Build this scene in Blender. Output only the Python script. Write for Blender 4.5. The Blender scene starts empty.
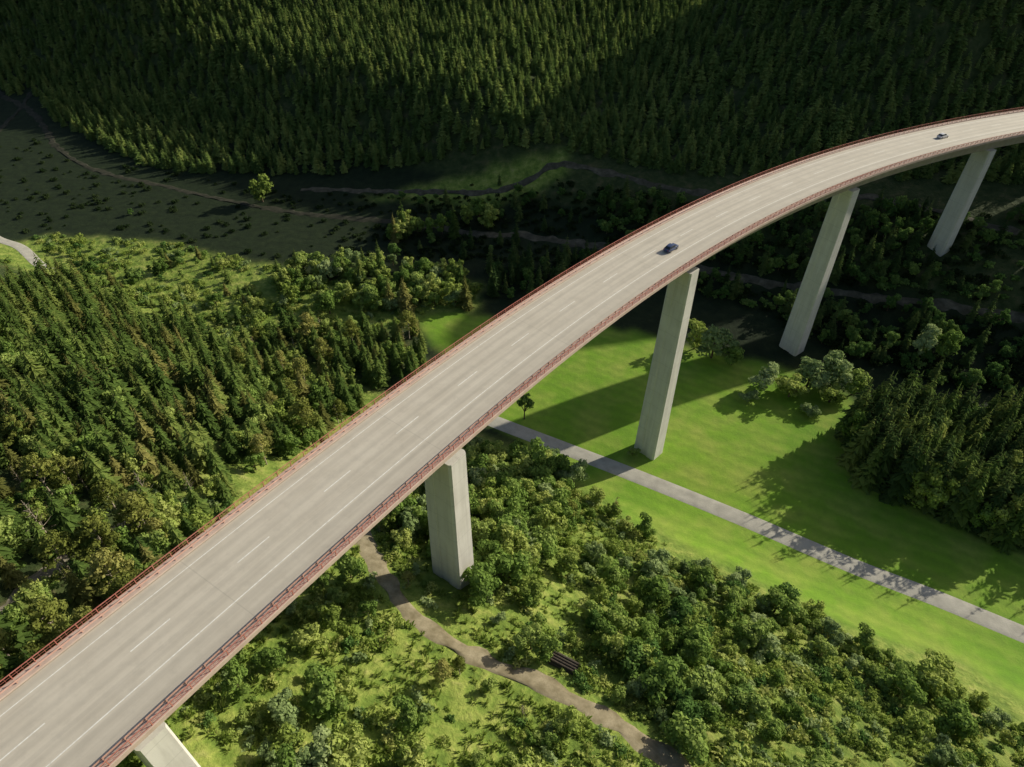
import bpy, bmesh, math, random, numpy as np
from mathutils import Vector, Matrix
random.seed(5); rng=np.random.default_rng(7)
scene=bpy.context.scene; COL=scene.collection
scene.view_settings.view_transform='Standard'; scene.view_settings.look='None'; scene.view_settings.exposure=0

# ------------------------------------------------------------ camera
H=118.5; F_PX=674.76; PITCH=0.7133; ROLL=-0.0121
fw=np.array([0,math.cos(PITCH),-math.sin(PITCH)]); up=np.array([0,math.sin(PITCH),math.cos(PITCH)]); rt=np.array([1.,0,0])
r2=rt*math.cos(ROLL)-up*math.sin(ROLL); u2=up*math.cos(ROLL)+rt*math.sin(ROLL)
cam=bpy.data.cameras.new("camera"); camo=bpy.data.objects.new("camera",cam); COL.objects.link(camo); scene.camera=camo
cam.lens=F_PX*36/1024; cam.clip_start=1; cam.clip_end=9000
M=Matrix([[r2[i],u2[i],-fw[i],0] for i in range(3)]+[[0,0,0,1]]); M[2][3]=H; camo.matrix_world=M
def inview(P,margin=0.0):
    Q=P-np.array([0,0,H]); w=Q@fw; x=Q@r2/np.maximum(w,1e-3)*F_PX; y=Q@u2/np.maximum(w,1e-3)*F_PX
    return (w>5)&(abs(x)<512*(1+margin))&(abs(y)<384*(1+margin)), w

# ------------------------------------------------------------ sun and sky
SUN=np.array([.87,.49]); SUN/=np.linalg.norm(SUN); EL=math.radians(24)
sd=Vector((SUN[0]*math.cos(EL),SUN[1]*math.cos(EL),math.sin(EL)))
sl=bpy.data.lights.new("sun","SUN"); sl.energy=5.0; sl.angle=math.radians(.5); sl.color=(1,.93,.76)
so=bpy.data.objects.new("sun",sl); COL.objects.link(so); so.rotation_euler=sd.to_track_quat('Z','Y').to_euler(); so.location=(200,100,300)
w=bpy.data.worlds.new("World"); scene.world=w; w.use_nodes=True
nt=w.node_tree; sky=nt.nodes.new("ShaderNodeTexSky"); sky.sky_type='NISHITA'; sky.sun_disc=False
sky.sun_elevation=EL; sky.sun_rotation=math.atan2(SUN[0],SUN[1]); sky.dust_density=2.5
nt.links.new(sky.outputs[0],nt.nodes["Background"].inputs[0]); nt.nodes["Background"].inputs[1].default_value=.092

# ------------------------------------------------------------ helpers
def vnoise(x,y,sc,seed=0):
    x=np.asarray(x,float)/sc+seed*17.3; y=np.asarray(y,float)/sc+seed*9.1
    xi=np.floor(x).astype(np.int64); yi=np.floor(y).astype(np.int64); fx=x-xi; fy=y-yi
    fx=fx*fx*(3-2*fx); fy=fy*fy*(3-2*fy)
    def h(a,b):
        n=(a*374761393+b*668265263+seed*1442695)&0x7fffffff
        n=((n^(n>>13))*1274126177)&0x7fffffff
        return ((n^(n>>16))&0xffff)/65535.
    return (h(xi,yi)*(1-fx)+h(xi+1,yi)*fx)*(1-fy)+(h(xi,yi+1)*(1-fx)+h(xi+1,yi+1)*fx)*fy
def inpoly(x,y,poly):
    x=np.asarray(x,float); y=np.asarray(y,float); c=np.zeros(x.shape,bool); n=len(poly)
    for i in range(n):
        x1,y1=poly[i]; x2,y2=poly[(i+1)%n]
        if y1==y2: continue
        c^=((y1>y)!=(y2>y))&(x<(x2-x1)*(y-y1)/(y2-y1)+x1)
    return c
def dline(x,y,line):
    x=np.asarray(x,float); y=np.asarray(y,float); d=np.full(x.shape,1e9)
    for (x1,y1),(x2,y2) in zip(line[:-1],line[1:]):
        L=(x2-x1)**2+(y2-y1)**2; t=np.clip(((x-x1)*(x2-x1)+(y-y1)*(y2-y1))/L,0,1)
        d=np.minimum(d,np.hypot(x-x1-t*(x2-x1),y-y1-t*(y2-y1)))
    return d
def smooth_line(pts,step=1.2):
    P=np.array(pts,float); P=np.vstack([2*P[0]-P[1],P,2*P[-1]-P[-2]]); out=[]
    for i in range(1,len(P)-2):
        n=max(2,int(np.linalg.norm(P[i+1]-P[i])/step))
        for k in range(n):
            t=k/n; a,b,c,d=P[i-1:i+3]
            out.append(.5*((2*b)+(-a+c)*t+(2*a-5*b+4*c-d)*t*t+(-a+3*b-3*c+d)*t**3))
    out.append(P[-2]); return np.array(out)

# ------------------------------------------------------------ survey data (metres)
MEADOW=[(-28,167),(-19,170),(-4,167),(14,165),(36,161),(54,153),(66,148),(80,142),(90,132),(88,118),(85,108),(88,98),(98,90),(116,78),(170,48),(150,24),(88,51),(80,58),(64,64),(48,75),(25,90),(16,100),(-5,124),(-21,151)]
WOOD_PIER=[(-10,108),(12,106),(15,97),(10,82),(5,68),(-5,58),(-22,76)]
WOOD_LOW=[(16,80),(38,77),(62,61),(82,46),(110,30),(100,10),(72,20),(30,14),(22,28),(18,42),(12,52),(13,68)]
SPRUCE_LEFT=[(-190,140),(-145,162),(-143,182),(-113,162),(-86,148),(-68,141),(-56,102),(-52,84),(-63,78),(-78,77),(-92,84),(-150,86)]
MIX_LEFT=[(-78,156),(-52,160),(-28,160),(-23,142),(-36,128),(-42,92),(-50,81)]
MIX_NEAR=[(-92,84),(-71,77),(-50,81),(-44,63),(-52,33),(-70,20),(-112,70)]
SCRUB_VALLEY=[(-170,204),(-116,204),(-66,182),(-74,153),(-113,166),(-146,184)]
ROW_FAR=[(-78,190),(-46,198),(-14,190),(-14,171),(-68,166)]
ROW_TOP=[(-44,224),(-9,224),(-7,212),(-42,211)]
DARK_MID=[(-8,194),(16,199),(42,194),(27,172),(-7,176)]
SPRUCE_RIGHT=[(82,119),(98,127),(125,123),(170,132),(170,60),(116,82),(106,90),(94,96),(81,105)]
EDGE_RIGHT=[(80,103),(81,120),(97,127),(106,119),(95,110),(98,99),(112,91),(106,86),(94,93)]
FOREST_HILL=[(-420,520),(-300,345),(-245,352),(-215,318),(-180,292),(-150,270),(-100,262),(-45,258),(17,250),(63,226),(110,217),(170,204),(300,150),(420,380),(200,560)]
BAND_RIGHT=[(30,228),(60,213),(110,204),(165,188),(220,140),(170,136),(137,130),(107,140),(92,150),(74,170),(50,182),(30,194)]
T1=[(-42,225),(-12,215),(2,213),(19,207),(42,199),(60,189),(77,181),(101,172),(122,165),(144,156),(190,138)]
T2=[(-84,250),(-72,249),(-44,244),(-17,238),(-5,236),(6,238),(17,241),(38,232),(51,224),(69,216),(92,210),(114,207),(130,200),(152,186),(200,165)]
T4=[(-270,360),(-232,329),(-200,290),(-172,268),(-142,256),(-114,244),(-84,234),(-42,225)]
T5=[(-245,352),(-243,341),(-240,313),(-236,290)]
T6=[(-75,38),(-66,46),(-65,52),(-63,60),(-60,67)]
ROAD=[(230,-8),(160,31),(125,50),(97,66),(84.6,73.1),(69.8,80.9),(50.1,92.6),(29.8,103.9),(11.8,113.4),(-5.4,122.4),(-24,133)]
ROAD_B=[(-146,186),(-154,190),(-168,203),(-178,208),(-198,218),(-260,232)]
PATH=[(-34,90),(-28,80),(-25.7,71.6),(-22,64.1),(-16.9,56.1),(-11.5,50.8),(-4,46.3),(4.3,42.8),(12.2,38.9),(17.1,35.8),(22.6,31.6),(34,20)]

# ------------------------------------------------------------ terrain
S=[-400,-150,-80,0,48,75,92,100,165,190,205,221,260,300,350,450,600,1000,3000]
Z=[170,100,70,42,24,10,2,.3,0,3,9,17,26,33,44,76,140,260,300]
_xs=np.linspace(-400,3000,3401); _zs=np.interp(_xs,S,Z); _k=np.exp(-np.linspace(-2,2,31)**2); _k/=_k.sum()
_zs=np.convolve(np.pad(_zs,15,'edge'),_k,'valid')
def shade_ridge(x,y,cx,cy,h,sa,sq,pw=2):
    a=(x-cx)*SUN[0]+(y-cy)*SUN[1]; q=-(x-cx)*SUN[1]+(y-cy)*SUN[0]
    return h*np.exp(-(a/sa)**2-np.abs(q/sq)**pw)
def sstep(v,a,b):
    t=np.clip((v-a)/(b-a),0,1); return t*t*(3-2*t)
def hz(x,y):
    x=np.asarray(x,float); y=np.asarray(y,float); s=.483*x+.875*y
    z=np.interp(s,_xs,_zs)+shade_ridge(x,y,157,310,58,60,54,4)+shade_ridge(x,y,300,330,95,90,46)+shade_ridge(x,y,-150,470,78,70,78,4)  # ridges added, aligned to the sun, to cast shade on hill and valley
    z=z+11*sstep(s,208,238)*(1-sstep(x,-25,45))  # hill foot raised so that it shades the valley floor
    hill=np.clip((s-230)/80,0,1)
    z=z+hill*(vnoise(x,y,70,3)-.5)*8
    near=np.clip((80-s)/40,0,1)
    z=z+near*((vnoise(x,y,14,4)-.5)*1.2)
    z=z+(vnoise(x,y,400,5)-.5)*40*np.clip((np.hypot(x,y-100)-500)/400,0,1)
    return z
def axis_pts(lo,hi,step,far):
    a=list(np.arange(lo,hi,step)); d=step
    x=hi; right=[]
    while x<far: right.append(x); d*=1.18; x+=d
    right.append(far); d=step; x=lo; left=[]
    while x>-far: d*=1.18; x-=d; left.append(max(x,-far))
    return np.array(sorted(set(left))+a+right)
gxs=axis_pts(-250,210,1.25,4000); gys=axis_pts(0,350,1.25,4000)
GX,GY=np.meshgrid(gxs,gys); GZ=hz(GX,GY)
jx=GX+(vnoise(GX,GY,5,11)-.5)*5; jy=GY+(vnoise(GX,GY,5,12)-.5)*5
def blur(m,n=2):
    m=m.astype(float)
    for _ in range(n):
        m=(m+np.roll(m,1,0)+np.roll(m,-1,0)+np.roll(m,1,1)+np.roll(m,-1,1))/5
    return m
mead=blur(inpoly(GX+(jx-GX)*.5,GY+(jy-GY)*.5,MEADOW))
gs=.483*GX+.875*GY
SCRUB_G=[(-185,196),(-166,214),(-116,208),(-60,186),(-10,186),(-14,168),(-74,150),(-113,160),(-150,180)]
scr=blur(((gs<98)&(GX>-58)&(GX<200)&(gs>-60))|inpoly(jx,jy,SCRUB_G),4)*(1-mead)
LITFOOT=[(-60,242),(-20,246),(22,246),(20,236),(-10,228),(-44,238)]  # pale scrub colour put here as a painted sunlit patch
scr=np.maximum(scr,blur(inpoly(jx,jy,LITFOOT),4))
clear=blur(((gs>95)&(gs<205)&~inpoly(jx,jy,SPRUCE_LEFT)&~inpoly(jx,jy,MIX_LEFT)),3)*(1-mead)*(1-scr)  # mask of the valley floor that takes the painted shade colour
ny,nx=GX.shape
idx=np.arange(nx*ny).reshape(ny,nx)
fc=np.stack([idx[:-1,:-1],idx[:-1,1:],idx[1:,1:],idx[1:,:-1]],-1).reshape(-1,4)
def np_mesh(name,V,Fc,k=4):
    me=bpy.data.meshes.new(name); V=np.asarray(V,np.float32); Fc=np.asarray(Fc,np.int32)
    me.vertices.add(len(V)); me.vertices.foreach_set("co",V.ravel())
    me.loops.add(Fc.size); me.loops.foreach_set("vertex_index",Fc.ravel())
    me.polygons.add(len(Fc)); me.polygons.foreach_set("loop_start",np.arange(0,Fc.size,k,dtype=np.int32)); 
    me.update(calc_edges=True); me.validate(); return me
gme=np_mesh("ground",np.c_[GX.ravel(),GY.ravel(),GZ.ravel()],fc)
wood=blur(inpoly(jx,jy,WOOD_LOW)|inpoly(jx,jy,WOOD_PIER),4)*(1-mead)
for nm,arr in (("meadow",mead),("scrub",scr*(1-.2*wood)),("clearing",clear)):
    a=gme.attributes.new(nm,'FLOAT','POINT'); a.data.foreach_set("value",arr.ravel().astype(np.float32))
gme.polygons.foreach_set("use_smooth",np.ones(len(gme.polygons),bool))
ground=bpy.data.objects.new("ground",gme); COL.objects.link(ground); ground["kind"]="structure"

# ------------------------------------------------------------ material helpers
class NT:
    def __init__(s,name):
        s.m=bpy.data.materials.new(name); s.m.use_nodes=True; s.t=s.m.node_tree; s.n=s.t.nodes; s.b=s.n["Principled BSDF"]
        s.b.inputs["Roughness"].default_value=.9; s.b.inputs["Specular IOR Level"].default_value=.2
    def node(s,ty,**kw):
        n=s.n.new(ty)
        for k,v in kw.items(): setattr(n,k,v)
        return n
    def link(s,a,b): s.t.links.new(a,b)
    def setin(s,sock,v):
        if isinstance(v,bpy.types.NodeSocket): s.link(v,sock)
        else: sock.default_value=v
    def attr(s,nm): n=s.node("ShaderNodeAttribute",attribute_name=nm); return n.outputs["Fac"]
    def geo(s): return s.node("ShaderNodeNewGeometry").outputs["Position"]
    def noise(s,sc,vec=None,det=4,rough=.6,scale3=None):
        n=s.node("ShaderNodeTexNoise"); n.inputs["Scale"].default_value=sc; n.inputs["Detail"].default_value=det; n.inputs["Roughness"].default_value=rough
        v=vec if vec is not None else s.geo()
        if scale3:
            mp=s.node("ShaderNodeMapping"); mp.inputs["Scale"].default_value=scale3; s.link(v,mp.inputs["Vector"]); v=mp.outputs[0]
        s.link(v,n.inputs["Vector"]); return n.outputs["Fac"]
    def ramp(s,fac,stops):
        n=s.node("ShaderNodeValToRGB"); e=n.color_ramp.elements
        while len(e)<len(stops): e.new(.5)
        for el,(p,c) in zip(e,stops): el.position=p; el.color=(*c,1) if len(c)==3 else c
        s.link(fac,n.inputs[0]); return n.outputs[0]
    def mix(s,f,a,b,bt='MIX'):
        n=s.node("ShaderNodeMix",data_type='RGBA',blend_type=bt); s.setin(n.inputs[0],f)
        for sock,v in ((n.inputs[6],a),(n.inputs[7],b)):
            if isinstance(v,tuple): sock.default_value=(*v,1) if len(v)==3 else v
            else: s.link(v,sock)
        return n.outputs[2]
    def math(s,op,a,b=0.,c=None,clamp=False):
        n=s.node("ShaderNodeMath",operation=op,use_clamp=clamp); s.setin(n.inputs[0],a); s.setin(n.inputs[1],b)
        if c is not None: s.setin(n.inputs[2],c)
        return n.outputs[0]
    def bump(s,h,st=.5,dist=.3):
        n=s.node("ShaderNodeBump"); n.inputs["Strength"].default_value=st; n.inputs["Distance"].default_value=dist
        s.link(h,n.inputs["Height"]); s.link(n.outputs[0],s.b.inputs["Normal"])
    def base(s,c):
        if isinstance(c,tuple): s.b.inputs["Base Color"].default_value=(*c,1)
        else: s.link(c,s.b.inputs["Base Color"])

g=NT("ground_cover")
n1=g.noise(.35,det=6); n2=g.noise(.03,det=3); n3=g.noise(1.6,det=5,rough=.75)
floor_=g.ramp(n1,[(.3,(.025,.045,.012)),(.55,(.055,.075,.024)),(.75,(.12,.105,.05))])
scrc=g.ramp(n1,[(.28,(.09,.15,.025)),(.45,(.19,.27,.045)),(.6,(.33,.38,.085)),(.78,(.46,.42,.17))])
scrc=g.mix(g.ramp(n3,[(.35,(0,0,0)),(.7,(.55,.55,.55))]),scrc,(.09,.14,.025))
stripes=g.noise(.12,det=3)
md=g.ramp(n2,[(.3,(.14,.29,.02)),(.55,(.22,.38,.032)),(.75,(.31,.41,.055))])
md=g.mix(g.ramp(n3,[(.3,(0,0,0)),(.75,(.45,.45,.45))]),md,(.12,.24,.02))
md=g.mix(g.ramp(stripes,[(.42,(0,0,0)),(.7,(.6,.6,.6))]),md,(.35,.38,.085))
md=g.mix(g.ramp(g.noise(.45,det=5,rough=.7),[(.45,(0,0,0)),(.75,(.5,.5,.5))]),md,(.13,.22,.03))
sp=g.node("ShaderNodeSeparateXYZ"); g.link(g.geo(),sp.inputs[0])
ss=g.math('ADD',g.math('MULTIPLY',sp.outputs[0],.483),g.math('MULTIPLY',sp.outputs[1],.875))
ss=g.math('ADD',ss,g.math('MULTIPLY',stripes,6.))
mw=g.math('MULTIPLY',g.math('ADD',g.math('SINE',g.math('MULTIPLY',ss,1.9)),1.),.13)
md=g.mix(mw,md,(.10,.19,.02))
shade_clr=g.ramp(n1,[(.3,(.010,.018,.007)),(.55,(.016,.028,.010)),(.8,(.028,.040,.015))])  # near-black ground: valley shade put into the colour
c=g.mix(g.attr("clearing"),floor_,shade_clr); c=g.mix(g.attr("scrub"),c,scrc); c=g.mix(g.attr("meadow"),c,md)
g.base(c)
lump=g.math('MULTIPLY',n1,g.math('SUBTRACT',g.math('SUBTRACT',1.15,g.attr("meadow")),g.math('MULTIPLY',g.attr("clearing"),.85)))
g.bump(g.math('ADD',lump,g.math('MULTIPLY',n3,.10)),.8,1.0)
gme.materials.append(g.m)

def gravel(name,ca,cb,cc):
    m=NT(name); a=m.noise(.5,det=5); b=m.noise(4,det=4)
    col=m.ramp(a,[(.3,ca),(.55,cb),(.75,cc)]); col=m.mix(m.ramp(b,[(.4,(0,0,0)),(.7,(.5,.5,.5))]),col,ca); m.base(col); m.bump(b,.4,.1); return m.m
M_ROAD=gravel("valley_asphalt",(.34,.325,.28),(.44,.42,.36),(.51,.485,.42))
M_PATH=gravel("dirt_track",(.15,.125,.07),(.31,.265,.175),(.40,.345,.24))
M_TRACK=gravel("forest_track",(.05,.048,.03),(.11,.10,.07),(.20,.18,.125))
M_TRACKD=gravel("shaded_grass_track",(.022,.026,.015),(.048,.047,.032),(.08,.074,.053))  # forest track colours darkened to stand for shade in the valley
M_PALE=gravel("pale_track",(.12,.11,.07),(.25,.22,.17),(.34,.31,.25))

def strip(name,line,wd,mat,lift,ragged=.0):
    P=smooth_line(line); T=np.gradient(P,axis=0); T/=np.linalg.norm(T,axis=1)[:,None]; N=np.c_[-T[:,1],T[:,0]]
    offs=np.linspace(-.5,.5,7)*wd; V=[]
    for k,o in enumerate(offs):
        rg=(vnoise(P[:,0],P[:,1],2.5,20+k)-.5)*ragged*(1 if k in(0,6) else 0)
        Q=P+N*(o+rg)[:,None] if ragged else P+N*o; V.append(np.c_[Q,hz(Q[:,0],Q[:,1])+lift-(0.12 if k in (0,6) else 0)])
    V=np.stack(V,1).reshape(-1,3); n=len(P); I=np.arange(n*7).reshape(n,7)
    Fc=np.stack([I[:-1,:-1],I[1:,:-1],I[1:,1:],I[:-1,1:]],-1).reshape(-1,4)
    me=np_mesh(name,V,Fc); me.materials.append(mat)
    ob=bpy.data.objects.new(name,me); COL.objects.link(ob); ob["kind"]="structure"; return ob
strip("valley_road",ROAD,4.3,M_ROAD,.13)
strip("valley_road",ROAD_B,3.6,M_ROAD,.16)
strip("dirt_path",PATH,2.8,M_PATH,.12,1.6)
strip("forest_track",T1,2.8,M_TRACK,.14,2.2)
strip("forest_track",T2,2.4,M_TRACK,.14,2.2)
strip("forest_track",T4,2.4,M_TRACKD,.14,2.2)
strip("forest_track",T5,2.4,M_TRACKD,.16,2)
strip("gravel_path",T6,2.0,M_PALE,.14,2.0)

# ------------------------------------------------------------ viaduct
CX,CY,RR=340.06,-198.79,439.82; CO=[340.628,-57.587,-53.164,7.294,0.81]
def dev(a):
    x=min(max(a,2.014),2.611)-2.2; v=np.polyval(CO,x); d=np.polyval(np.polyder(CO),x); return v+d*(a-2.2-x)
def dk(a,off,dz=0):
    r=RR+dev(a)+off; x=CX+r*math.cos(a); y=CY+r*math.sin(a)
    x0=CX+(RR+dev(a))*math.cos(a); y0=CY+(RR+dev(a))*math.sin(a)
    return Vector((x,y,H-62.82-.037*x0+.0043*y0+dz))
A0,A1=1.84,2.76
viaduct=bpy.data.objects.new("viaduct",None); COL.objects.link(viaduct); viaduct.location=(32,111,0)
viaduct["label"]="long curved concrete road viaduct on tall piers with red railings"; viaduct["category"]="bridge"
bpy.context.view_layer.update()
def part(name,me,mat,parent=viaduct,label=None):
    if mat: me.materials.append(mat)
    ob=bpy.data.objects.new(name,me); COL.objects.link(ob); ob.parent=parent
    ob.matrix_parent_inverse=Matrix.Translation(parent.location).inverted() if parent is viaduct else Matrix()
    if label: ob["label"]=label
    return ob
def sweep(name,prof,a0,a1,step=.0045,closed=True,uv=False):
    n=max(2,int((a1-a0)/step)); aa=np.linspace(a0,a1,n+1); k=len(prof); V=[];Fc=[]
    for a in aa:
        for o,z in prof: V.append(dk(a,o,z))
    for i in range(n):
        for j in range(k if closed else k-1):
            j2=(j+1)%k; Fc.append((i*k+j,i*k+j2,(i+1)*k+j2,(i+1)*k+j))
    if closed: Fc.append(tuple(range(k))[::-1]); Fc.append(tuple(n*k+j for j in range(k)))
    me=bpy.data.meshes.new(name); me.from_pydata(V,[],Fc)
    if uv:
        at=me.attributes.new("across",'FLOAT','POINT'); at.data.foreach_set("value",[o for a in aa for o,z in prof])
        at=me.attributes.new("along",'FLOAT','POINT'); at.data.foreach_set("value",[a*RR for a in aa for o,z in prof])
    bm=bmesh.new(); bm.from_mesh(me); bmesh.ops.recalc_face_normals(bm,faces=bm.faces)
    bm.to_mesh(me); bm.free(); return me
# concrete
c_=NT("pier_concrete"); pos=c_.geo()
a=c_.noise(.25,det=5); b=c_.noise(1.2,det=5,scale3=(1,1,.08)); d=c_.noise(6,det=3)
col=c_.ramp(a,[(.3,(.60,.575,.53)),(.7,(.70,.675,.63))]); col=c_.mix(c_.ramp(b,[(.35,(.35,.35,.35)),(.55,(0,0,0))]),col,(.43,.405,.365))
sep=c_.node("ShaderNodeSeparateXYZ"); c_.link(pos,sep.inputs[0])
fr=c_.math('FRACT',c_.math('MULTIPLY',sep.outputs[2],.25)); ln=c_.math('LESS_THAN',fr,.03)
col=c_.mix(c_.math('MULTIPLY',ln,.3),col,(.34,.33,.31)); c_.base(col); c_.bump(d,.2,.05); M_CONC=c_.m
c_=NT("girder_concrete"); a=c_.noise(.6,det=5); c_.base(c_.ramp(a,[(.3,(.34,.29,.22)),(.7,(.43,.375,.295))])); M_GIRD=c_.m
c_=NT("parapet_concrete"); a=c_.noise(.8,det=5); c_.base(c_.ramp(a,[(.3,(.46,.35,.29)),(.7,(.56,.45,.38))])); M_CAP=c_.m
c_=NT("bridge_asphalt"); ac=c_.attr("across"); al=c_.attr("along")
cmb=c_.node("ShaderNodeCombineXYZ"); c_.link(al,cmb.inputs[0]); c_.link(ac,cmb.inputs[1])
a=c_.noise(1.0,cmb.outputs[0],det=5,scale3=(.04,1.6,1)); b=c_.noise(.22,cmb.outputs[0],det=5,rough=.7); d=c_.noise(9,det=3)
col=c_.ramp(a,[(.3,(.48,.435,.355)),(.7,(.59,.54,.45))])
col=c_.mix(c_.ramp(b,[(.4,(0,0,0)),(.65,(.5,.5,.5))]),col,(.64,.59,.495))
col=c_.mix(c_.ramp(c_.noise(.7,cmb.outputs[0],det=4,rough=.7),[(.5,(0,0,0)),(.75,(.35,.35,.35))]),col,(.38,.35,.295))
tr=c_.math('SINE',c_.math('MULTIPLY',c_.math('ADD',ac,.35),3.55)); trk=c_.math('MULTIPLY',c_.math('MAXIMUM',tr,0.),.3)
col=c_.mix(trk,col,(.36,.33,.275))
ol=c_.math('LESS_THAN',c_.math('ABSOLUTE',c_.math('ADD',ac,1.1)),.22); col=c_.mix(c_.math('MULTIPLY',ol,.12),col,(.2,.19,.17))
sh=c_.math('LESS_THAN',ac,-3.0); col=c_.mix(c_.math('MULTIPLY',sh,.2),col,(.36,.33,.275))
fr=c_.math('LESS_THAN',c_.math('FRACT',c_.math('DIVIDE',al,29.)),.004); col=c_.mix(c_.math('MULTIPLY',fr,.2),col,(.2,.19,.16))
c_.base(col); c_.b.inputs["Roughness"].default_value=.7; c_.b.inputs["Specular IOR Level"].default_value=.4; c_.bump(d,.15,.02); M_DECK=c_.m
c_=NT("white_road_paint"); a=c_.noise(3,det=4); c_.base(c_.ramp(a,[(.3,(.64,.62,.57)),(.6,(.82,.81,.76))])); M_WHITE=c_.m
c_=NT("red_steel_paint"); a=c_.noise(1.5,det=4); c_.base(c_.ramp(a,[(.3,(.42,.14,.105)),(.7,(.56,.23,.175))])); c_.b.inputs["Roughness"].default_value=.5; M_RED=c_.m
c_=NT("weathered_red_steel"); a=c_.noise(1.5,det=4); c_.base(c_.ramp(a,[(.3,(.46,.27,.21)),(.7,(.58,.37,.30))])); c_.b.inputs["Roughness"].default_value=.5; M_RED2=c_.m

girder=part("girder",sweep("girder",[(7,0),(7,-.36),(2.4,-.95),(1.6,-4.0),(-4.2,-4.0),(-4.7,-.95),(-7,-.36),(-7,0)],A0,A1),M_GIRD)
part("road_surface",sweep("road_surface",[(o,.012) for o in np.linspace(-5.95,5.95,24)],A0,A1,closed=False,uv=True),M_DECK)
for s in (1,-1):
    part("parapet",sweep("parapet",[(s*6.05,.014),(s*6.1,.18),(s*7.05,.22),(s*7.14,.18),(s*7.14,-.38),(s*7.004,-.38),(s*7.004,.014)],A0,A1),M_CAP)
def box(V,Fc,p,t,n,L,Wd,h0,h1):
    b=len(V); z=Vector((0,0,1))
    for hh in (h0,h1):
        for sx,sy in ((-1,-1),(1,-1),(1,1),(-1,1)): V.append(p+t*(sx*L/2)+n*(sy*Wd/2)+z*hh)
    for q in ((0,3,2,1),(4,5,6,7),(0,1,5,4),(1,2,6,5),(2,3,7,6),(3,0,4,7)): Fc.append(tuple(b+i for i in q))
def posts(name,off,step,L,Wd,h0,h1):
    V=[];Fc=[];aa=np.arange(A0+.05,A1-.03,step/RR)
    for a in aa:
        p=dk(a,off); t=(dk(a+.001,off)-p).normalized(); n=Vector((t.y,-t.x,0)); box(V,Fc,p,t,n,L,Wd,h0,h1)
    return V,Fc
def merge(name,lst):
    V=[];Fc=[]
    for v,f_ in lst:
        b=len(V); V+=list(v); Fc+=[tuple(i+b for i in q) for q in f_]
    me=bpy.data.meshes.new(name); me.from_pydata(V,[],Fc); return me
def sw(prof): 
    me=sweep("tmp",prof,A0+.05,A1-.03); r=([v.co.copy() for v in me.vertices],[tuple(p.vertices) for p in me.polygons]); return r
def bar(o,z,wd,h): return sw([(o-wd/2,z),(o+wd/2,z),(o+wd/2,z+h),(o-wd/2,z+h)])
for s in (1,-1):
    o=7.0*s
    part("railing",merge("railing",[posts("p",o,2.0,.08,.08,.18,1.05),posts("b",o,.5,.022,.022,.3,1.0),bar(o,1.0,.09,.05),bar(o,.3,.035,.035),bar(o,.65,.025,.025)]),M_RED)
    o=6.25*s
    part("guard_rail",merge("guard_rail",[posts("p",o+.1*s,2.0,.11,.11,.18,.75),sw([(o,.5),(o-.05*s,.54),(o,.59),(o-.05*s,.64),(o,.69),(o+.04*s,.69),(o+.04*s,.5)])]),M_RED2)
part("lane_marking",sweep("lane_marking",[(4.60,.02),(4.71,.02)],A0,A1,closed=False),M_WHITE)
part("lane_marking",sweep("lane_marking",[(-2.80,.02),(-2.67,.02)],A0,A1,closed=False),M_WHITE)
a=2.0
while a<2.68:
    V=[];Fc=[];n=3
    for k in range(n+1):
        aa=a+k*4.2/RR/n; V+= [dk(aa,.84,.02),dk(aa,.97,.02)]
    for k in range(n): Fc.append((2*k,2*k+1,2*k+3,2*k+2))
    me=bpy.data.meshes.new("dash"); me.from_pydata(V,[],Fc); part("lane_dash",me,M_WHITE)
    a+=12.2/RR
PIER_A=[2.600,2.499,2.349,2.2085,2.077]
PIERS=[]
for pi_,a in enumerate(PIER_A):
    POFF=-3.1
    p=dk(a,POFF,-4.02); t=(dk(a+.001,POFF)-dk(a,POFF)); t.z=0; t.normalize(); n=Vector((t.y,-t.x,0)); PIERS.append((p.x,p.y))
    zb=float(hz(p.x,p.y))-2.5; hh=p.z-zb; V=[];Fc=[]; lv=8
    ex=.35 if pi_==1 else 0.
    ring=[(-1,-.85),(-.85,-1),(-.3,-1),(-.26,-.93),(.26,-.93),(.3,-1),(.85,-1),(1,-.85),(1,.85),(.85,1),(.3,1),(.26,.93),(-.26,.93),(-.3,1),(-.85,1),(-1,.85)]
    for k in range(lv+1):
        f=k/lv; wt=2.3+ex+.012*hh*(1-f); wl=1.5+ex*.6+.011*hh*(1-f)
        for (u_,v_) in ring: q=p+n*(u_*wt)+t*(v_*wl); V.append((q.x,q.y,zb+hh*f))
    m=len(ring)
    for k in range(lv):
        for j in range(m): Fc.append((k*m+j,k*m+(j+1)%m,(k+1)*m+(j+1)%m,(k+1)*m+j))
    Fc.append(tuple(lv*m+j for j in range(m)))
    me=bpy.data.meshes.new("pier"); me.from_pydata(V,[],Fc)
    bm=bmesh.new(); bm.from_mesh(me); bmesh.ops.recalc_face_normals(bm,faces=bm.faces); bm.to_mesh(me); bm.free()
    part("pier",me,M_CONC)

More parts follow.
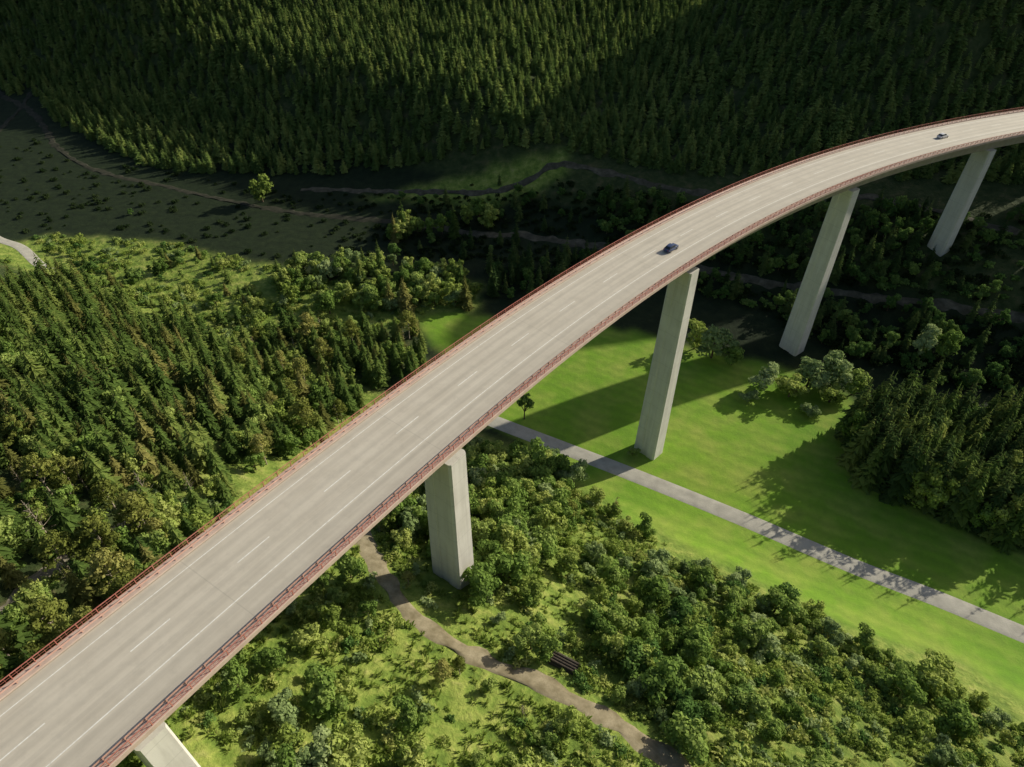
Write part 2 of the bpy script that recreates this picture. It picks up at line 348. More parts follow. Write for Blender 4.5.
# ------------------------------------------------------------ cars
def simple(name,colr,rough=.4,metal=0.,spec=.5):
    m=NT(name); a=m.noise(2,det=2); m.base(m.mix(m.math('MULTIPLY',a,.25),colr,tuple(x*.7 for x in colr)))
    m.b.inputs["Roughness"].default_value=rough; m.b.inputs["Metallic"].default_value=metal; m.b.inputs["Specular IOR Level"].default_value=spec; return m.m
M_TYRE=simple("tyre_rubber",(.02,.02,.02),.8); M_RIM=simple("alloy_rim",(.5,.5,.52),.35,.8); M_GLASS=simple("car_glass",(.03,.04,.05),.1)
M_LAMP=simple("headlight_glass",(.8,.8,.78),.15); M_TAIL=simple("taillight_red",(.5,.02,.02),.3)
def make_car(a,off,face,paint,label,sc):
    root=bpy.data.objects.new("car",None); COL.objects.link(root); root["label"]=label; root["category"]="car"; root["group"]="cars driving on the viaduct"
    p=dk(a,off,.02); t=(dk(a-.001,off)-dk(a,off)).normalized()*face
    def add(name,V,Fc,mat,smooth=False,parent=root):
        me=bpy.data.meshes.new(name); me.from_pydata(V,[],Fc); bm=bmesh.new(); bm.from_mesh(me); bmesh.ops.remove_doubles(bm,verts=bm.verts,dist=1e-4); bmesh.ops.recalc_face_normals(bm,faces=bm.faces)
        if smooth: bmesh.ops.bevel(bm,geom=[e for e in bm.edges if len(e.link_faces)==2 and e.calc_face_angle(0)>.35],offset=.05,segments=2,affect='EDGES')
        bm.to_mesh(me); bm.free(); me.materials.append(mat); ob=bpy.data.objects.new(name,me); COL.objects.link(ob); ob.parent=parent; return ob
    sec=[(-2.2,.72,.42,.75),(-2.1,.84,.28,.98),(-1.3,.9,.22,1.02),(0,.91,.22,.98),(1.0,.9,.22,.94),(1.8,.87,.24,.82),(2.15,.76,.3,.68),(2.25,.62,.4,.58)]
    V=[];Fc=[]
    for x,hw,z0,z1 in sec: V+=[(x,-hw*.93,z0),(x,hw*.93,z0),(x,hw,(z0+z1)/2),(x,hw*.9,z1),(x,-hw*.9,z1),(x,-hw,(z0+z1)/2)]
    for i in range(len(sec)-1):
        for j in range(6): Fc.append((i*6+j,i*6+(j+1)%6,i*6+6+(j+1)%6,i*6+6+j))
    Fc+= [tuple(range(6)),tuple(range(42,48))]
    add("body",V,Fc,paint,True)
    rs=[(-1.35,.62,1.34),(-1.0,.64,1.42),(-.2,.65,1.46),(.25,.63,1.42)]
    V=[];Fc=[]
    for x,hw,z in rs: V+=[(x,-hw,z),(x,hw,z),(x,hw*.98,z+.045),(x,-hw*.98,z+.045)]
    for i in range(3):
        for j in range(4): Fc.append((i*4+j,i*4+(j+1)%4,i*4+4+(j+1)%4,i*4+4+j))
    Fc+=[(0,1,2,3),(12,13,14,15)]; add("roof",V,Fc,paint)
    V=[(-1.95,-.78,.97),(-1.95,.78,.97),(1.05,.78,.92),(1.05,-.78,.92),(-1.35,-.62,1.345),(-1.35,.62,1.345),(.27,.62,1.425),(.27,-.62,1.425),(-.5,-.64,1.452),(-.5,.64,1.452)]
    add("windshield",[V[3],V[2],V[6],V[7],(1.0,-.74,.9),(1.0,.74,.9)],[(0,1,2,3),(0,3,4),(1,5,2),(0,4,5,1)],M_GLASS)
    add("rear_window",[V[0],V[1],V[5],V[4]],[(0,1,2,3)],M_GLASS)
    for s,(q0,q1,q2,q3,q4) in ((1,(1,2,6,9,5)),(-1,(0,3,7,8,4))):
        add("side_window",[V[i] for i in (q0,q1,q2,q3,q4)],[(0,1,2,3,4)],M_GLASS)
        for x in (-1.35,1.4):
            W=[];WF=[];n=16
            for yy,r in ((.74*s,.33),(.93*s,.33),(.93*s,.2),(.90*s,.2)):
                for k in range(n): W.append((x+r*math.cos(k*2*math.pi/n),yy,.33+r*math.sin(k*2*math.pi/n)))
            for q in range(3):
                for k in range(n): WF.append((q*n+k,q*n+(k+1)%n,q*n+n+(k+1)%n,q*n+n+k))
            wh=add("wheel",W,WF,M_TYRE)
            R=[(x+.2*math.cos(k*2*math.pi/n),.915*s,.33+.2*math.sin(k*2*math.pi/n)) for k in range(n)]+[(x,.90*s,.33)]
            add("rim",R,[(k,(k+1)%n,n) for k in range(n)],M_RIM,parent=wh)
        y0=.42*s;y1=.7*s
        add("headlight",[(2.17,y0,.5),(2.12,y1,.5),(2.08,y1,.68),(2.14,y0,.68),(2.25,y0,.52),(2.17,y1,.52),(2.12,y1,.66),(2.2,y0,.66)],[(0,1,2,3),(4,5,6,7),(0,1,5,4),(1,2,6,5),(2,3,7,6),(3,0,4,7)],M_LAMP)
        add("taillight",[(-2.1,y0,.68),(-2.1,y1,.68),(-2.1,y1,.88),(-2.1,y0,.88),(-2.2,y0,.7),(-2.16,y1,.7),(-2.16,y1,.86),(-2.2,y0,.86)],[(0,1,2,3),(4,5,6,7),(0,1,5,4),(1,2,6,5),(2,3,7,6),(3,0,4,7)],M_TAIL)
    root.location=p; root.scale=(sc,sc,sc); root.rotation_euler=(0,0,math.atan2(t.y,t.x)); return root
make_car(2.356,-1.0,1,simple("dark_blue_car_paint",(.05,.075,.16),.25),"dark blue passenger car driving on the grey viaduct roadway",.78)
make_car(2.115,.1,1,simple("silver_car_paint",(.75,.75,.76),.35),"silver passenger car driving on the grey viaduct roadway",.78)

# ------------------------------------------------------------ vegetation materials
def leafmat(name,dark,mid,light):
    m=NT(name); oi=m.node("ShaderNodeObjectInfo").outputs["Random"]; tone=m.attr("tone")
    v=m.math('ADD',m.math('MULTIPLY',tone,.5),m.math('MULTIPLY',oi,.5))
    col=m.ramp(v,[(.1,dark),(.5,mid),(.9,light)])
    df=m.node("ShaderNodeBsdfDiffuse"); m.link(col,df.inputs[0])
    tb=m.node("ShaderNodeBsdfTranslucent"); m.link(col,tb.inputs[0]); ms=m.node("ShaderNodeMixShader"); ms.inputs[0].default_value=.3
    m.link(df.outputs[0],ms.inputs[1]); m.link(tb.outputs[0],ms.inputs[2])
    m.link(ms.outputs[0],m.n["Material Output"].inputs[0]); return m.m
M_SPR=leafmat("spruce_needles",(.045,.085,.022),(.13,.20,.047),(.28,.33,.085))
M_SPRF=leafmat("far_spruce_needles",(.06,.11,.035),(.18,.265,.07),(.38,.43,.125))  # needles lightened to stand in for sunlight on the far hill
M_SPRS=leafmat("shaded_spruce_needles",(.03,.06,.022),(.08,.13,.04),(.17,.22,.065))  # spruce needles with the valley shade put into their colour
M_SPRY=leafmat("olive_spruce_needles",(.08,.09,.025),(.20,.21,.06),(.36,.33,.11))
M_LEAF=leafmat("broad_leaves",(.09,.155,.035),(.21,.32,.07),(.38,.46,.13))
M_LEAFL=leafmat("light_leaves",(.14,.20,.045),(.30,.39,.085),(.48,.53,.16))
M_LEAFD=leafmat("dark_leaves",(.05,.10,.028),(.12,.22,.055),(.24,.34,.09))
M_GREY=leafmat("grey_green_leaves",(.14,.205,.075),(.27,.36,.14),(.44,.52,.23))
M_PINE=leafmat("pine_needles",(.09,.115,.025),(.23,.26,.06),(.42,.40,.13))
M_SHR=leafmat("shrub_leaves",(.11,.17,.028),(.25,.34,.065),(.46,.48,.15))
M_SHD=leafmat("shaded_shrub_leaves",(.014,.028,.010),(.028,.05,.017),(.055,.08,.03))  # shrub leaves darkened to paint in the valley shade
bk=NT("bark"); a=bk.noise(3,det=4,scale3=(1,1,.2)); bk.base(bk.ramp(a,[(.3,(.07,.05,.035)),(.7,(.17,.12,.085))])); M_BARK=bk.m
bk=NT("pale_bark"); a=bk.noise(3,det=4,scale3=(1,1,.2)); bk.base(bk.ramp(a,[(.3,(.24,.2,.15)),(.7,(.45,.38,.3))])); M_PBARK=bk.m
bk=NT("log_bark"); a=bk.noise(3,det=4); bk.base(bk.ramp(a,[(.3,(.04,.034,.028)),(.7,(.10,.08,.065))])); M_LOG=bk.m

def tri_mesh(name,Q,tone,mat):
    Q=np.asarray(Q); n=len(Q); me=np_mesh(name,Q.reshape(-1,3),np.arange(n*4).reshape(n,4))
    a=me.attributes.new("tone",'FLOAT','POINT'); a.data.foreach_set("value",np.repeat(np.asarray(tone,np.float32),4)); me.materials.append(mat); return me
def tube(pts,radii,n=6):
    V=[];Fc=[]
    for i,(p,r) in enumerate(zip(pts,radii)):
        p=Vector(p); d=(Vector(pts[min(i+1,len(pts)-1)])-Vector(pts[max(i-1,0)])).normalized(); x=d.orthogonal().normalized(); y=d.cross(x)
        for k in range(n): V.append(p+x*r*math.cos(k*2*math.pi/n)+y*r*math.sin(k*2*math.pi/n))
    for i in range(len(pts)-1):
        for k in range(n): Fc.append((i*n+k,i*n+(k+1)%n,i*n+n+(k+1)%n,i*n+n+k))
    return V,Fc
def spruce(seed,h=12,R=2.1,tiers=20,mat=None,pw=.8):
    r=np.random.default_rng(seed); Q=[];tn=[]
    lean=r.normal(0,.012,2)
    for i in range(tiers):
        f=(i/(tiers-1)); z=h*(.06+.92*f**.92); rad=R*((1-f)**pw)*(.8+.4*r.random())+.12
        nb=int(9-4*f); ph=r.random()*6.28
        for b in range(nb):
            a=ph+b*6.283/nb+r.normal(0,.18); L=rad*(.65+.55*r.random()); d=np.array([math.cos(a),math.sin(a),0]); s=np.array([-d[1],d[0],0])
            o=np.array([lean[0]*z,lean[1]*z,z+r.normal(0,.12)]); dr=.28+.35*r.random()
            wd=L*.3*(.8+.5*r.random())
            m=o+d*L*.55+np.array([0,0,-L*dr*.35]); tip=o+d*L+np.array([0,0,-L*dr])
            t0=.35+.4*r.random()
            Q.append([o,m+s*wd+np.array([0,0,-wd*.5]),tip,m]); tn.append(t0)
            Q.append([o,m,tip,m-s*wd+np.array([0,0,-wd*.5])]); tn.append(t0-.08)
            for k in (.5,.8):
                sg=1 if r.random()<.5 else -1; q=o+d*L*k+np.array([0,0,-L*dr*k]); l=L*(.55-.3*k)*(.8+.5*r.random())
                e=q+(d*.6+s*sg)*l+np.array([0,0,-l*.45]); pw_=(d*l*.28)
                Q.append([q-pw_,e,q+pw_,q+np.array([0,0,-.08])]); tn.append(t0+.15*r.normal())
    Q.append([np.array([0,0,h*1.04]),np.array([.1,0,h*.9]),np.array([0,.1,h*.88]),np.array([-.1,-.05,h*.9])]);tn.append(.6)
    crown=tri_mesh("spruce_crown",Q,tn,mat or M_SPR)
    V,Fc=tube([(0,0,-.4),(lean[0]*h*.5,lean[1]*h*.5,h*.5),(lean[0]*h*.97,lean[1]*h*.97,h*.97)],[.17,.1,.02]); tr=bpy.data.meshes.new("trunk"); tr.from_pydata(V,[],Fc); tr.materials.append(M_BARK)
    return tr,crown
def leafcloud(r,lobes,nleaf,size,mat,name):
    w=np.array([l[1].prod()**.66 for l in lobes]); w/=w.sum(); ids=r.choice(len(lobes),nleaf,p=w)
    C=np.array([l[0] for l in lobes])[ids]; Rd=np.array([l[1] for l in lobes])[ids]; lt=r.random(len(lobes))[ids]
    n=r.normal(size=(nleaf,3)); n/=np.linalg.norm(n,axis=1)[:,None]; n[:,2]=np.where(n[:,2]<-.45,-n[:,2],n[:,2])
    rr=(.66+.48*r.random(nleaf))*(1+.18*np.sin(n[:,0]*5+ids)*np.cos(n[:,1]*5))
    P=C+n*Rd*rr[:,None]
    nn=n+r.normal(0,.5,(nleaf,3)); nn/=np.linalg.norm(nn,axis=1)[:,None]
    t=np.cross(nn,r.normal(size=(nleaf,3))); t/=np.linalg.norm(t,axis=1)[:,None]; b=np.cross(nn,t)
    s=(size*(.55+.8*r.random(nleaf)))[:,None]
    Q=np.stack([P-t*s,P+b*s*.65,P+t*s,P-b*s*.65],1)
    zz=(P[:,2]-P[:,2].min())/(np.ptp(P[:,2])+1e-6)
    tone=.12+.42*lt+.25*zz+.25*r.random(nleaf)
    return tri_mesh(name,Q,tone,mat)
def broadleaf(seed,h=7,R=2.6,mat=None,nleaf=1700,size=.27,tall=1.0,cz_=.56):
    r=np.random.default_rng(seed); lobes=[]; nl=12
    cz=h*cz_; ex=r.uniform(.75,1.3)
    lobes.append((np.array([0,0,cz]),np.array([R*.5,R*.5,h*.26*tall])))
    for i in range(nl):
        a=i*2.4+r.random()*1.8; f=(i+.5)/nl; z=cz+(f-.5)*h*.7*tall+r.normal(0,.35); q=R*.74*math.sqrt(max(.04,1-((f-.5)*1.8)**2))*(.5+.75*r.random())
        s=R*(.18+.28*r.random()); lobes.append((np.array([q*math.cos(a)*ex,q*math.sin(a)/ex,z]),np.array([s,s,s*.85])))
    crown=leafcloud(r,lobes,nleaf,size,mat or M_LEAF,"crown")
    V,Fc=tube([(0,0,-.4),(.05,.03,h*.3),(0,.05,h*.7)],[.2,.14,.05])
    for l in lobes[1:7]:
        v,f_=tube([(.03,.02,h*.28),tuple(l[0]*.6+np.array([0,0,h*.13])),tuple(l[0])],[.09,.06,.02],5); bb=len(V); V+=v; Fc+=[tuple(i+bb for i in q) for q in f_]
    tr=bpy.data.meshes.new("trunk"); tr.from_pydata(V,[],Fc); tr.materials.append(M_BARK); return tr,crown
def pine(seed,h=11):
    r=np.random.default_rng(seed); lobes=[]; V,Fc=tube([(0,0,-.4),(.15,.1,h*.4),(-.05,.1,h*.75),(0,0,h*.97)],[.2,.15,.1,.03])
    for i in range(13):
        f=i/12; z=h*(.45+.52*f); q=(2.6*(1-f)**.6+.2)*(.5+.5*r.random()); a=i*2.4+r.random(); s=.55+.5*r.random()
        c=np.array([q*math.cos(a),q*math.sin(a),z]); lobes.append((c,np.array([s*1.25,s*1.25,s*.55])))
        v,f_=tube([(0,0,z-.5),tuple(c)],[.06,.02],4); bb=len(V); V+=v; Fc+=[tuple(k+bb for k in q2) for q2 in f_]
    crown=leafcloud(r,lobes,1400,.26,M_PINE,"crown"); tr=bpy.data.meshes.new("trunk"); tr.from_pydata(V,[],Fc); tr.materials.append(M_PBARK); return tr,crown
def bare(seed,h=9):
    r=np.random.default_rng(seed); V,Fc=tube([(0,0,-.4),(.1,.05,h*.5),(0,.1,h)],[.17,.11,.02])
    for i in range(26):
        z=h*(.25+.7*i/26); a=i*2.4+r.random(); L=(1-i/30)*2.0*(.6+.6*r.random())
        e=(L*math.cos(a),L*math.sin(a),z+.35*L); v,f_=tube([(0,0,z),(e[0]*.5,e[1]*.5,z+.1*L),e],[.05,.03,.01],4); bb=len(V); V+=v; Fc+=[tuple(k+bb for k in q2) for q2 in f_]
    tr=bpy.data.meshes.new("trunk"); tr.from_pydata(V,[],Fc); tr.materials.append(M_PBARK)
    lob=[(np.array([r.normal(0,.6),r.normal(0,.6),h*(.4+.5*r.random())]),np.array([.6,.6,.5])) for _ in range(6)]
    return tr,leafcloud(r,lob,160,.16,M_SPRY,"crown")
def shrub(seed,n=200,mat=None):
    r=np.random.default_rng(seed); lobes=[(np.array([r.normal(0,.5),r.normal(0,.5),.4]),np.array([.5,.5,.5])*(.5+.7*r.random())) for _ in range(5)]
    return leafcloud(r,lobes,n,.17,mat or M_SHR,"shrub")
def tuft(seed):
    r=np.random.default_rng(seed); Q=[];tn=[]
    for i in range(18):
        a=r.random()*6.28; d=np.array([math.cos(a),math.sin(a),0]); s=np.array([-d[1],d[0],0])*.06; b=d*r.random()*.45; hh=.3+.4*r.random()
        q=b+np.array([0,0,-.05]); m=b+d*.1+np.array([0,0,hh*.7]); e=b+d*.35+np.array([0,0,hh]); Q.append([q-s,q+s,m+s,e]);tn.append(r.random())
    return tri_mesh("tuft",Q,tn,M_SHR)
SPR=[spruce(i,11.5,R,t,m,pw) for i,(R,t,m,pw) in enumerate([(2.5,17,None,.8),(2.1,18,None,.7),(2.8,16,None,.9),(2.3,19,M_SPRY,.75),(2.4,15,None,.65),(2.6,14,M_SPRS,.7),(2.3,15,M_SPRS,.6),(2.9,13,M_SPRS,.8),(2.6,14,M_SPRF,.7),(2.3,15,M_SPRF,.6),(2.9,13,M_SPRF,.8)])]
BRD=[broadleaf(10+i,mat=m,h=h) for i,(m,h) in enumerate([(M_LEAF,7),(M_LEAF,7.5),(M_LEAFL,6.5),(M_LEAFD,6.2),(M_LEAFL,7.2),(M_LEAFD,6.6),(M_LEAF,5.8),(M_GREY,6.8),(M_GREY,6.2)])]
BRD.append(broadleaf(25,mat=M_LEAFD,h=8.5,R=2.0,nleaf=1300,size=.22,tall=.62,cz_=.68))
NB=7
PIN=[pine(30+i) for i in range(3)]+[bare(36)]
SHR=[shrub(40+i) for i in range(3)]+[shrub(44,mat=M_LEAFL),shrub(45,mat=M_LEAF),shrub(46,mat=M_LEAFD),shrub(47,mat=M_GREY),shrub(48,mat=M_SHD)]
TUF=[tuft(50+i) for i in range(3)]

# ------------------------------------------------------------ scattering
ALLT=[(ROAD,3.4),(ROAD_B,6.5),(PATH,2.4),(T1,3.0),(T2,2.4),(T4,3),(T5,4),(T6,1.2)]
PC=np.array([dk(a,0) for a in np.linspace(A0,A1,200)])
def scatter(poly,d,prob,seed,clear_=1.0,jit=.62):
    r=np.random.default_rng(seed); P=np.array(poly,float); x0,y0=P.min(0); x1,y1=P.max(0)
    X,Y=np.meshgrid(np.arange(x0,x1,d,dtype=float),np.arange(y0,y1,d*.87,dtype=float)); X[1::2]+=d/2
    X=X.ravel()+r.uniform(-jit,jit,X.size)*d; Y=Y.ravel()+r.uniform(-jit,jit,Y.size)*d
    k=inpoly(X,Y,poly); X=X[k];Y=Y[k]
    p=prob(X,Y) if callable(prob) else np.full(X.shape,prob)
    k=r.random(X.size)<p
    for ln,wd in ALLT: k&=dline(X,Y,ln)>wd*clear_
    for px,py in PIERS: k&=np.hypot(X-px,Y-py)>4.6
    X=X[k];Y=Y[k]; Z=hz(X,Y)
    k,_=inview(np.c_[X,Y,Z+4],.2)
    return np.c_[X,Y,Z][k]
def not_in(*polys):
    return lambda X,Y: 1.0-np.max([inpoly(X,Y,p).astype(float) for p in polys],axis=0)
items=[]
def put(P,types,hr,wr,seed,label,vs=None,vb=None,vp=None):
    r=np.random.default_rng(seed)
    for p in P:
        ty=types[r.integers(len(types))]; s=hr[0]+(hr[1]-hr[0])*r.random()**1.2; wv=s*r.uniform(*wr)
        v=None
        if ty=="s" and vs: v=vs[r.integers(len(vs))]
        if ty=="b" and vb: v=vb[r.integers(len(vb))]
        if ty=="p" and vp: v=vp[r.integers(len(vp))]
        items.append([ty,p[0],p[1],p[2],s,wv,r.random()*6.28,label,v,0])
n_for=lambda X,Y: np.clip(.6+1.0*vnoise(X,Y,18,31),0,1)
SHADE_SPR=(5,6,7)  # spruce kinds whose needles are darkened as painted shade
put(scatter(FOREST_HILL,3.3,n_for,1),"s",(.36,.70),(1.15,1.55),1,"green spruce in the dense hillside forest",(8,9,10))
put(scatter(SPRUCE_LEFT,2.7,lambda X,Y:np.clip(.4+1.1*vnoise(X,Y,11,32),0,1),2),"sssssssssb",(.45,1.1),(.85,1.25),2,"sunlit green spruce in a dense stand",(0,1,2,4,0,2,4,1,3),(0,1,6))
put(scatter(MIX_LEFT,3.2,.92,3),"sssssbbp",(.5,1.0),(.85,1.3),3,"tree in a mixed stand beside the viaduct",None,(0,1,2,4),(3,0,1))
put(scatter(MIX_NEAR,3.4,lambda X,Y:np.clip(.3+1.0*vnoise(X,Y,12,33),0,1),4),"sssspbbp",(.5,1.0),(.85,1.25),4,"tree on a sunny slope with open clearings",None,(0,1,2,4),(0,1,2,3))
put(scatter(WOOD_PIER,3.0,.94,5),"b",(.6,1.15),(.9,1.3),5,"dense leafy tree in a grove beside a viaduct pier",None,(0,1,6,0,1,7,2,4))
put(scatter(WOOD_LOW,3.0,lambda X,Y:np.clip(-.12+1.5*vnoise(X,Y,8,34),0,1),6),"b",(.2,.9),(.9,1.5),6,"bushy green tree in a thicket below the meadow",None,(0,1,6,7,8,3,4,2,0,6))
put(scatter(SPRUCE_RIGHT,2.8,.97,7),"sssssb",(.9,1.3),(.75,1.0),7,"dark spruce at the edge of the mown meadow",(5,6,7,0,1))
put(scatter(EDGE_RIGHT,2.1,.97,77),"sssssb",(1.2,1.62),(.8,1.05),77,"tall dark spruce at the edge of the mown meadow",(5,7,0,2))
put(scatter(BAND_RIGHT,3.8,lambda X,Y:np.clip(1.7*vnoise(X,Y,14,35),0,1),8),"ssbb",(.4,.9),(.8,1.2),8,"tree on the shaded valley side",SHADE_SPR,(3,5))
put(scatter(ROW_FAR,3.7,lambda X,Y:np.clip(1.6*vnoise(X,Y,12,36)+.1,0,1),9),"bbbbbs",(.6,1.15),(.9,1.25),9,"rounded leafy tree on the valley floor",None,(0,2,4,1,7))
put(scatter(ROW_TOP,3.8,.9,10),"bbbbs",(.9,1.5),(.8,1.1),10,"rounded sunlit leafy tree beside a forest track",None,(2,4,0))
put(scatter(DARK_MID,3.8,.85,11),"sssb",(.55,1.0),(.8,1.1),11,"spruce in the shade of the valley",SHADE_SPR,(3,5))
VALL=[(-230,200),(-166,214),(-116,206),(-78,200),(-10,200),(60,185),(77,178),(40,215),(17,236),(-44,246),(-110,256),(-170,275),(-215,310),(-230,290)]
fade=lambda X,Y: np.clip((X+75)/50,.02,1)
put(scatter(VALL,6.0,lambda X,Y:np.clip(1.4*vnoise(X,Y,16,37)-.3,0,1)*fade(X,Y),12),"bbs",(.3,.75),(.9,1.3),12,"small tree on the shaded valley clearing",SHADE_SPR,(3,5))
put(scatter(SCRUB_VALLEY,5.0,lambda X,Y:np.clip(1.6*vnoise(X,Y,12,38)-.2,0,1),13),"bbs",(.25,.7),(.9,1.4),13,"small tree on the sunlit scrubland")
SCRUB_NEAR=[(-48,20),(-44,60),(-36,90),(-22,108),(-8,110),(14,100),(32,82),(18,76),(14,70),(12,52),(22,30),(34,8),(0,0)]
put(scatter(SCRUB_NEAR,4.6,lambda X,Y:np.clip(1.7*vnoise(X,Y,11,39)-.42,0,1)*not_in(WOOD_PIER)(X,Y),14),"bbbbbbp",(.22,.8),(.9,1.4),14,"young leafy tree on the sunlit scrubland",None,(0,2,4,6,7),(0,1,3))
put(scatter([(-44,22),(-38,48),(-20,40),(5,28),(20,20),(0,5),(-30,5)],3.9,lambda X,Y:np.clip(1.6*vnoise(X,Y,9,61)-.28,0,1),15),"b",(.35,.85),(.9,1.4),15,"feathery light green tree on the sunlit slope",None,(2,4,0,7))
for (x,y,s,wv,l,vv) in [(67,136,1.15,1.6,"large rounded grey-green tree at the meadow edge",7),(73,133,1.0,1.5,"large rounded grey-green tree at the meadow edge",2),(79,137,1.25,1.7,"large rounded grey-green tree at the meadow edge",7),(86,138,1.5,1.9,"large rounded grey-green tree at the meadow edge",8),(83,131,.8,1.3,"small rounded bush at the meadow edge",2),(90,134,1.1,1.4,"rounded leafy tree at the meadow edge",1),(56,149,1.5,1.8,"large leafy tree near a viaduct pier",7),(52,153,1.3,1.5,"large leafy tree near a viaduct pier",2),(61,146,.9,1.2,"leafy tree near a viaduct pier",1),(113,148,1.5,1.5,"tall rounded leafy tree at the forest edge",7),(118,146,1.4,1.3,"tall rounded leafy tree at the forest edge",1),
    (3.2,123,1.05,1.05,"small dark tree with slim trunk alone beside the valley road",9),(29,111,.35,.55,"small round bush beside the valley road",0),(-97,242,1.5,1.7,"lone sunlit leafy tree in the valley clearing",2),(62,131,.5,.9,"small bush on the meadow edge",7),(76,126,.5,.9,"small bush on the meadow edge",8)]:
    items.append(["b",x,y,float(hz(x,y)),s,wv,random.random()*6.28,l,vv,5])
keep=[]
for it in items:
    d2=np.hypot(PC[:,0]-it[1],PC[:,1]-it[2]); k=int(d2.argmin()); ht=(12.5 if it[0]!='b' else 8)*it[4]
    if d2[k]<11 and it[3]+ht>PC[k,2]-4.5: continue
    if it[0]=="s" and it[8] in (8,9,10) and it[1]*.6+it[2]*-1.0>-250+ (it[1]*1.0): pass
    keep.append(it)
items=keep
LIB={"s":SPR,"b":BRD,"p":PIN}; NAME={"s":"spruce_tree","b":"broadleaf_tree","p":"pine_tree"}; CAT="tree"
GRP={"s":"spruces on the valley slopes","b":"broadleaf trees in the valley","p":"pines on the near slope"}
def stuff(name,meshes,arr,z_off=0.):
    col=bpy.data.collections.new(name+"_kinds")
    for i,mm in enumerate(meshes):
        o=bpy.data.objects.new("%s_kind_%02d"%(name,i),mm); col.objects.link(o)
    arr=np.array(arr,float); n=len(arr)
    me=bpy.data.meshes.new(name); me.vertices.add(n); me.vertices.foreach_set("co",arr[:,:3].astype(np.float32).ravel())
    a=me.attributes.new("turn",'FLOAT_VECTOR','POINT'); a.data.foreach_set("vector",np.c_[np.zeros(n),np.zeros(n),arr[:,5]].astype(np.float32).ravel())
    a=me.attributes.new("size",'FLOAT_VECTOR','POINT'); a.data.foreach_set("vector",np.c_[arr[:,4],arr[:,4],arr[:,3]].astype(np.float32).ravel())
    a=me.attributes.new("pick",'INT','POINT'); a.data.foreach_set("value",arr[:,6].astype(np.int32))
    ob=bpy.data.objects.new(name,me); COL.objects.link(ob); ob["kind"]="stuff"
    ng=bpy.data.node_groups.new(name,'GeometryNodeTree'); ng.interface.new_socket("Geometry",in_out='INPUT',socket_type='NodeSocketGeometry'); ng.interface.new_socket("Geometry",in_out='OUTPUT',socket_type='NodeSocketGeometry')
    N=ng.nodes; gi=N.new("NodeGroupInput"); go=N.new("NodeGroupOutput"); ip=N.new("GeometryNodeInstanceOnPoints"); ci=N.new("GeometryNodeCollectionInfo")
    ci.inputs["Collection"].default_value=col; ci.inputs["Separate Children"].default_value=True; ci.inputs["Reset Children"].default_value=True
    def na(nm,ty): q=N.new("GeometryNodeInputNamedAttribute"); q.data_type=ty; q.inputs[0].default_value=nm; return q.outputs[0]
    ng.links.new(gi.outputs[0],ip.inputs["Points"]); ng.links.new(ci.outputs[0],ip.inputs["Instance"]); ip.inputs["Pick Instance"].default_value=True
    ng.links.new(na("pick",'INT'),ip.inputs["Instance Index"]); ng.links.new(na("turn",'FLOAT_VECTOR'),ip.inputs["Rotation"]); ng.links.new(na("size",'FLOAT_VECTOR'),ip.inputs["Scale"])
    ng.links.new(ip.outputs[0],go.inputs[0]); md_=ob.modifiers.new("scatter",'NODES'); md_.node_group=ng; return ob
def combined(tr,cr,name):
    me=bpy.data.meshes.new(name); V=[v.co[:] for v in tr.vertices]+[v.co[:] for v in cr.vertices]; b=len(tr.vertices)
    Fc=[tuple(p.vertices) for p in tr.polygons]+[tuple(i+b for i in p.vertices) for p in cr.polygons]; me.from_pydata(V,[],Fc)
    me.materials.append(tr.materials[0]); me.materials.append(cr.materials[0])
    me.polygons.foreach_set("material_index",[0]*len(tr.polygons)+[1]*len(cr.polygons))
    tv=np.zeros(len(cr.vertices),np.float32); cr.attributes["tone"].data.foreach_get("value",tv)
    a=me.attributes.new("tone",'FLOAT','POINT'); a.data.foreach_set("value",np.r_[np.full(b,.5,np.float32),tv]); return me
for ty in "sbp":
    its=[i for i in items if i[0]==ty]
    P=np.array([[i[1],i[2],i[3]+4] for i in its]); iv,wdist=inview(P,-.01); size=np.array([i[4] for i in its])/wdist
    rank=np.argsort(-(iv*10+size+np.array([i[9] for i in its]))); ind=set(rank[:300].tolist())
    masters={}
    rest=[]
    for q,it in enumerate(its):
        nv={"b":NB,"s":5,"p":3}[ty]; var=(q*7+int(it[6]*10))%nv
        if ty=="b" and it[8] is None:      # neighbouring trees tend to be of one kind
            k=float(vnoise(it[1],it[2],9,71)); var=[3,5,0,1,6,2,4][min(6,max(0,int((k*1.3-.15)*7+random.uniform(-1.5,1.5))))]
        if it[8] is not None: var=it[8]
        _,x,y,z,sh,sw_,rz,lab,_v,_w=it
        if q in ind:
            if var not in masters:
                root=bpy.data.objects.new(NAME[ty],None); a_=bpy.data.objects.new("trunk",LIB[ty][var][0]); b_=bpy.data.objects.new("crown",LIB[ty][var][1])
                COL.objects.link(root);COL.objects.link(a_);COL.objects.link(b_); masters[var]=(root,a_,b_)
                a_.parent=root; b_.parent=root
            else:
                m0=masters[var]; root=m0[0].copy(); a_=m0[1].copy(); b_=m0[2].copy(); COL.objects.link(root);COL.objects.link(a_);COL.objects.link(b_); a_.parent=root; b_.parent=root
            root.location=(x,y,z); root.scale=(sw_,sw_,sh); root.rotation_euler=(0,0,rz)
            root["label"]=lab; root["category"]=CAT; root["group"]=GRP[ty]
        else: rest.append((x,y,z,sh,sw_,rz,var))
    if rest: stuff({"s":"spruce_forest","b":"broadleaf_woodland","p":"pine_woodland"}[ty],[combined(t_,c2,"tree_kind") for t_,c2 in LIB[ty]],rest)
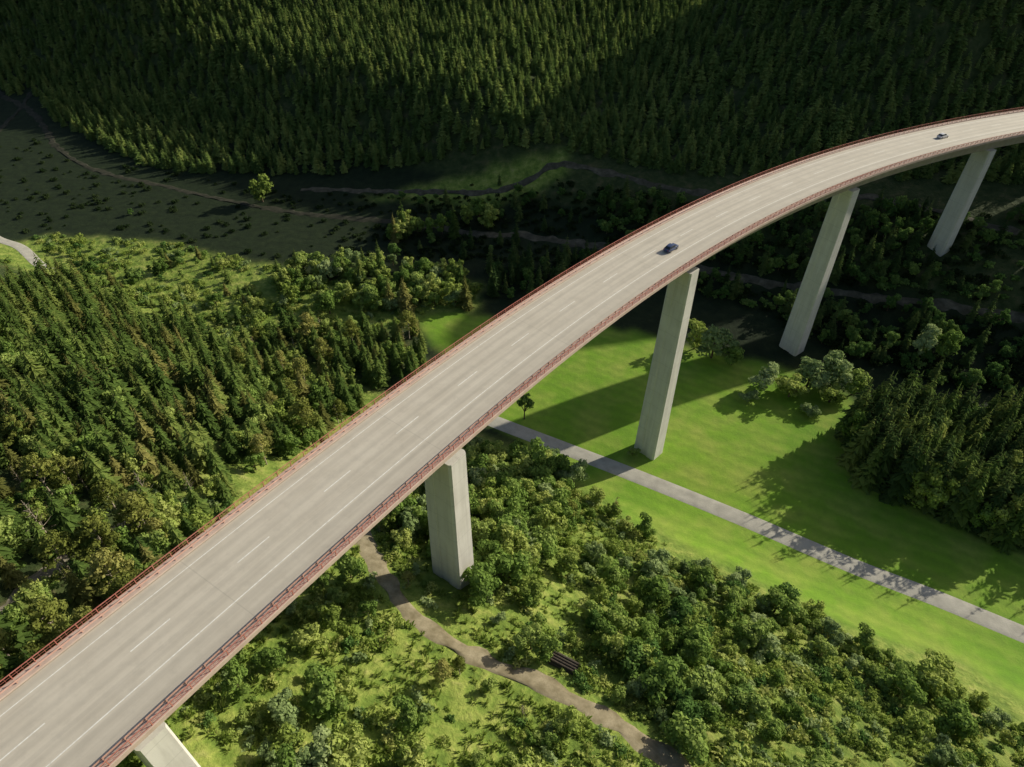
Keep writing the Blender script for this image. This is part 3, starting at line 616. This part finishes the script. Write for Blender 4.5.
# undergrowth
U=[]
r=np.random.default_rng(99)
def under(P,sr,seed,ks):
    rr_=np.random.default_rng(seed)
    for p in P:
        s=rr_.uniform(*sr); U.append((p[0],p[1],p[2]-.05,s*rr_.uniform(.7,1.1),s,rr_.random()*6.28,ks[rr_.integers(len(ks))]))
ALLK=(0,1,2,3,4,5,6)
under(scatter(SCRUB_NEAR,1.5,lambda X,Y:np.clip(2.0*vnoise(X,Y,6,41)-.55,0,1),20,.75),(.3,1.4),20,ALLK)
under(scatter(MIX_NEAR,2.2,lambda X,Y:np.clip(1.5*vnoise(X,Y,8,42)-.1,0,1),21,.9),(.7,1.8),21,ALLK)
under(scatter(SCRUB_G,2.4,lambda X,Y:np.clip(1.8*vnoise(X,Y,9,43)-.4,0,1),22,.9),(.6,1.8),22,ALLK)
under(scatter(WOOD_LOW,1.7,lambda X,Y:np.clip(1.5*vnoise(X,Y,7,46)-.08,0,1),24,.9),(.4,1.8),24,(0,3,4,6,3,1,5))
under(scatter(WOOD_PIER,2.6,.7,25,.9),(.8,1.6),25,(0,3,4,4,5))
under(scatter(VALL,2.8,lambda X,Y:np.clip(1.6*vnoise(X,Y,10,44)-.1,0,1)*np.clip((X+90)/60,.25,1),26,.9),(.5,1.5),26,(7,))
under(scatter(BAND_RIGHT,2.8,lambda X,Y:np.clip(1.6*vnoise(X,Y,10,45)-.1,0,1),27,.9),(.8,2.2),27,(5,7))
stuff("undergrowth",SHR,U)
G=[]
for p in scatter(SCRUB_NEAR,1.2,lambda X,Y:np.clip(1.6*vnoise(X,Y,5,51)-.1,0,1),30,.75):
    s=r.uniform(.6,1.4); G.append((p[0],p[1],p[2],s*r.uniform(.6,1.1),s,r.random()*6.28,r.integers(3)))
for p in scatter(WOOD_LOW,1.6,.5,31,.75):
    s=r.uniform(.6,1.4); G.append((p[0],p[1],p[2],s*r.uniform(.6,1.1),s,r.random()*6.28,r.integers(3)))
stuff("tall_grass",TUF,G)
# ------------------------------------------------------------ log pile
root=bpy.data.objects.new("log_pile",None); COL.objects.link(root); root.location=(8,46.5,float(hz(8,46.5))); root["label"]="stack of cut logs beside the dirt path"; root["category"]="log pile"
for row in range(3):
    for k in range(6-row):
        v,f_=tube([(-2.2+random.uniform(-.2,.2),(k-2.5+row*.5)*.42,.2+row*.36),(2.2+random.uniform(-.2,.2),(k-2.5+row*.5)*.42,.2+row*.36)],[.2,.19],10)
        f_.append(tuple(range(10))); f_.append(tuple(range(10,20)))
        me=bpy.data.meshes.new("log"); me.from_pydata(v,[],f_); me.materials.append(M_LOG); o=bpy.data.objects.new("log",me); COL.objects.link(o); o.parent=root
root.rotation_euler=(0,0,-.5)
